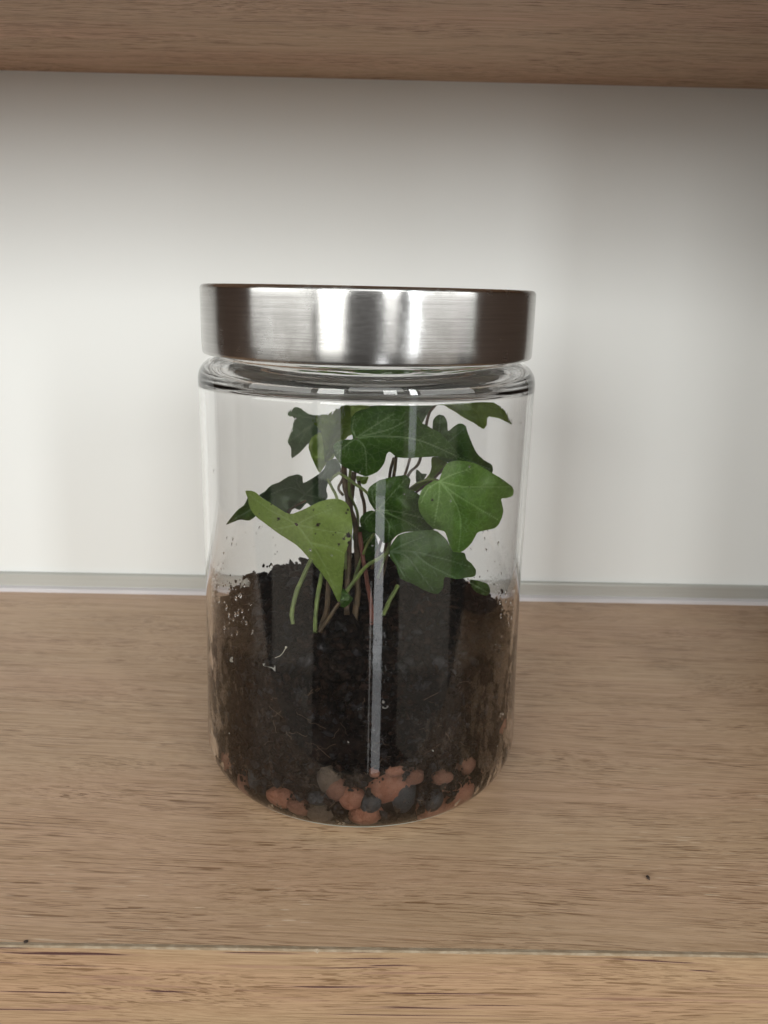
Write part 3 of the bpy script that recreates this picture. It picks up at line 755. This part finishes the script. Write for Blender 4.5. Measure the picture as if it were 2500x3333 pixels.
leaf(ivy, z3, [(425,1378),(440,1330),(500,1250),(600,1222),(780,1205),(850,1240),(905,1300),(950,1385),(1042,1395),(1062,1450),(1100,1482),(1140,1540),(1128,1590),(1060,1602),(980,1615),(880,1600),(868,1690),(828,1737),(770,1730),(700,1700),(640,1665),(560,1632),(510,1600),(480,1500),(435,1440)],
     [[(435,1385),(620,1385),(850,1440),(1090,1510)],[(435,1385),(560,1420),(690,1580),(800,1720)],[(435,1385),(560,1320),(720,1260)],[(435,1385),(500,1500),(560,1620)],[(620,1385),(760,1500),(960,1600)]], -3.2, .25, .1, 'blue', .35, .3, seed=19, label="dull green leaf resting low over the soil right of centre")
leaf(ivy, z2, [(418,1094),(470,1092),(515,1108),(560,1150),(640,1198),(720,1250),(790,1292),(850,1296),(960,1250),(1060,1200),(1150,1170),(1240,1163),(1310,1190),(1352,1250),(1376,1400),(1372,1480),(1348,1560),(1309,1665),(1300,1762),(1292,1860),(1285,1956),(1256,2101),(1210,2020),(1174,1946),(1096,1830),(990,1704),(884,1588),(800,1530),(700,1465),(600,1390),(510,1320),(460,1250),(440,1160)],
     [[(880,1395),(760,1330),(600,1240),(450,1120)],[(880,1395),(1000,1330),(1200,1250)],[(880,1395),(1000,1560),(1120,1750),(1240,2050)],[(1000,1560),(1180,1600),(1300,1650)],[(880,1395),(1080,1440),(1330,1480)],[(880,1395),(780,1420),(680,1440)]], -2.7, -.35, .28, 'light', .3, .3,
     dirt=((715,1345,7),(1028,1265,5),(1065,1398,8),(1255,1578,6),(1340,1490,12),(1345,1560,7),(1320,1290,5),(1205,1490,2.5),(1125,1525,3),(1255,1270,2),(650,1215,4),(1045,1480,2.5),(1150,1225,2.5),(1300,1520,6),(1225,1470,2),(1335,1260,5)),
     seed=20, label="broad pale green leaf on the left hanging point down, flecked with dirt")
# --- stems and leaf stalks
stem(ivy, [z2(1300,860), z2(1310,1050), z2(1335,1200), z2(1345,1500), (1130, 2000)], (0, 0, -.2, -.6, -1.6), .10, ST_B)
stem(ivy, [z2(1392,920), z2(1372,1080), z2(1358,1250), z2(1400,1420), (1165, 1900), (1150, 2060)], (.2, .1, 0, -.3, -1, -1.9), .085, ST_B, r2=.11)
stem(ivy, [z2(1430,1000), z2(1458,1120), z2(1482,1240), (1180, 1760), (1160, 1900)], (.5, .4, .3, 0, -.5), .06, ST_B)
stem(ivy, [z3(470,600), z3(440,700), z3(430,800), z3(420,1100), (1210, 1850)], (.8, .8, .6, .2, -.3), .055, ST_B)
stem(ivy, [z3(490,560), z3(478,680), z3(462,780), z3(430,1200), (1230, 1880)], (.6, .6, .6, .2, -.3), .06, ST_B)
stem(ivy, [z3(600,600), z3(570,700), z3(545,790), z3(480,1100), (1240, 1900)], (.8, .8, .6, .2, -.3), .05, ST_B)
stem(ivy, [z3(820,115), z3(745,280), z3(680,620), z3(600,720), z3(560,820), z3(470,1150), (1230, 1900)], (.9, .8, .5, .5, .4, .2, -.3), .055, ST_B, "leaf_stalk", .05)
stem(ivy, [z2(1250,925), z2(1330,975), z2(1400,1030), z2(1510,1112), z3(330,1030)], (-.2, -.4, -.6, -1.0, -1.9), .05, ST_G, "leaf_stalk")
stem(ivy, [z2(1140,960), z2(1190,1060), z2(1240,1170), z2(1300,1400), (1125, 1850)], (0, -.2, -.5, -.6, -1.2), .05, ST_G, "leaf_stalk")
stem(ivy, [z3(150,440), z3(160,560), z3(110,700), z3(95,900), z2(1420,1290), (1160, 1800)], (-2.3, -1.6, -.6, -.2, 0, -.5), .05, ST_G, "leaf_stalk")
stem(ivy, [z3(842,802), z3(780,782), z3(700,800), z3(640,830), z3(575,885), z3(520,1000), z3(450,1250), (1230, 1880)], (-1.9, -1.7, -1.3, -1.0, -.6, -.2, -.2, -.6), .045, ST_G, "leaf_stalk")
stem(ivy, [z3(900,660), z3(790,790), z3(690,860), z3(600,960), z3(500,1200)], (-1.2, -1.1, -1, -.6, -.3), .04, ST_B, "leaf_stalk")
stem(ivy, [z3(430,1385), z3(340,1440), z3(230,1510), z3(150,1610), z3(70,1720), z3(20,1800)], (-3.1, -2.8, -2.4, -2.2, -2.2, -2.2), .065, ST_G, "leaf_stalk")
stem(ivy, [z2(880,1400), z2(845,1345), z2(800,1290), z2(830,1250), z2(950,1180)], (-2.8, -2.5, -2.2, -1.2, -.4), .04, ST_B, "leaf_stalk")
stem(ivy, [z4(1150,150), z4(1118,215), z4(1030,400), z4(975,560), z4(948,700), z4(958,800)], (-2.2, -2.6, -3.0, -3.2, -3.3, -3.4), .07, ST_G, "leaf_stalk")
stem(ivy, [z4(1290,100), z4(1230,330), z4(1190,500), z4(1170,700), z4(1165,880)], (-1.5, -2.2, -2.6, -2.9, -3.3), .07, ST_G)
stem(ivy, [z4(1290,380), z4(1275,560), z4(1260,700), z4(1210,860)], (-1.6, -1.9, -2.2, -2.8), .09, ST_B)
stem(ivy, [z4(1390,600), z4(1330,680), z4(1280,760), z4(1200,870)], (-3.2, -3.2, -3.2, -3.2), .06, ST_B)
stem(ivy, [z5(60,-60), z5(100,250), z5(150,500), z5(168,640), z5(172,790)], (-.8, -1.2, -1.8, -2.4, -3.0), .075, ST_R)
stem(ivy, [z5(410,440), z5(375,510), z5(330,600), z5(280,710)], (-2.6, -2.8, -3.0, -3.3), .07, ST_G, "leaf_stalk")
stem(ivy, [z3(300,1240), z3(240,1330), z3(180,1480), (1150, 1900)], (-1.5, -1.2, -1.0, -1.0), .05, ST_G, "leaf_stalk")
stem(ivy, [z2(1160,1010), z2(1210,960), z2(1262,925)], (0, -.1, -.2), .05, ST_G, "leaf_stalk")
stem(ivy, [z2(1260,880), z2(1290,960), z2(1250,1060), z2(1290,1130)], (.6, .4, .2, 0), .05, ST_B)

# ------------------------------------------------------------------ condensation
t = NT("water"); t.t.nodes.remove(t.b); g = t.n('ShaderNodeBsdfGlass'); g.inputs['IOR'].default_value = 1.33; g.inputs['Roughness'].default_value = 0
nz = t.noise(t.coords(8, 8, 8)); t.l(t.bump(nz, .05, .0001), g.inputs['Normal']); t.l(g.outputs[0], t.o.inputs['Surface']); WATER = t.m
V, F = [], []
bm = bmesh.new(); bmesh.ops.create_icosphere(bm, subdivisions=2, radius=1); DS = [q.co.copy() for q in bm.verts]; DF = [tuple(w.index for w in fc.verts) for fc in bm.faces]; bm.free()
def drop(a, z, r, el):
    R = 5.335; n = Vector((math.cos(a), math.sin(a), 0)); tg = Vector((-n.y, n.x, 0)); c = Vector((JX+R*n.x, R*n.y, z)); o = len(V)
    for q in DS: V.append(c+tg*(q.x*r)+Vector((0, 0, 1))*(q.z*r*el)-n*((q.y+1.0)*r*.42+.004))
    F.extend(tuple(i+o for i in q) for q in DF)
for i in range(260):
    side = rnd.random()
    if side < .5: a = math.radians(rnd.uniform(183, 232)); z = rnd.gauss(7.15, .5)
    elif side < .72: a = math.radians(rnd.uniform(322, 356)); z = rnd.gauss(6.9, .8)
    elif side < .93: a = math.radians(rnd.uniform(10, 170)); z = rnd.gauss(7.6, .5)
    else: a = math.radians(rnd.uniform(195, 330)); z = rnd.uniform(8, 13)
    if not soil_z(JX+5*math.cos(a), 5*math.sin(a))+.1 < z < 13: continue
    drop(a, z, rnd.choice((.02, .025, .03, .04, .055)), rnd.uniform(1, 1.8))
obj("water_droplets", V, F, WATER, kind="stuff", label="droplets of condensation on the inside of the glass", category="droplets")
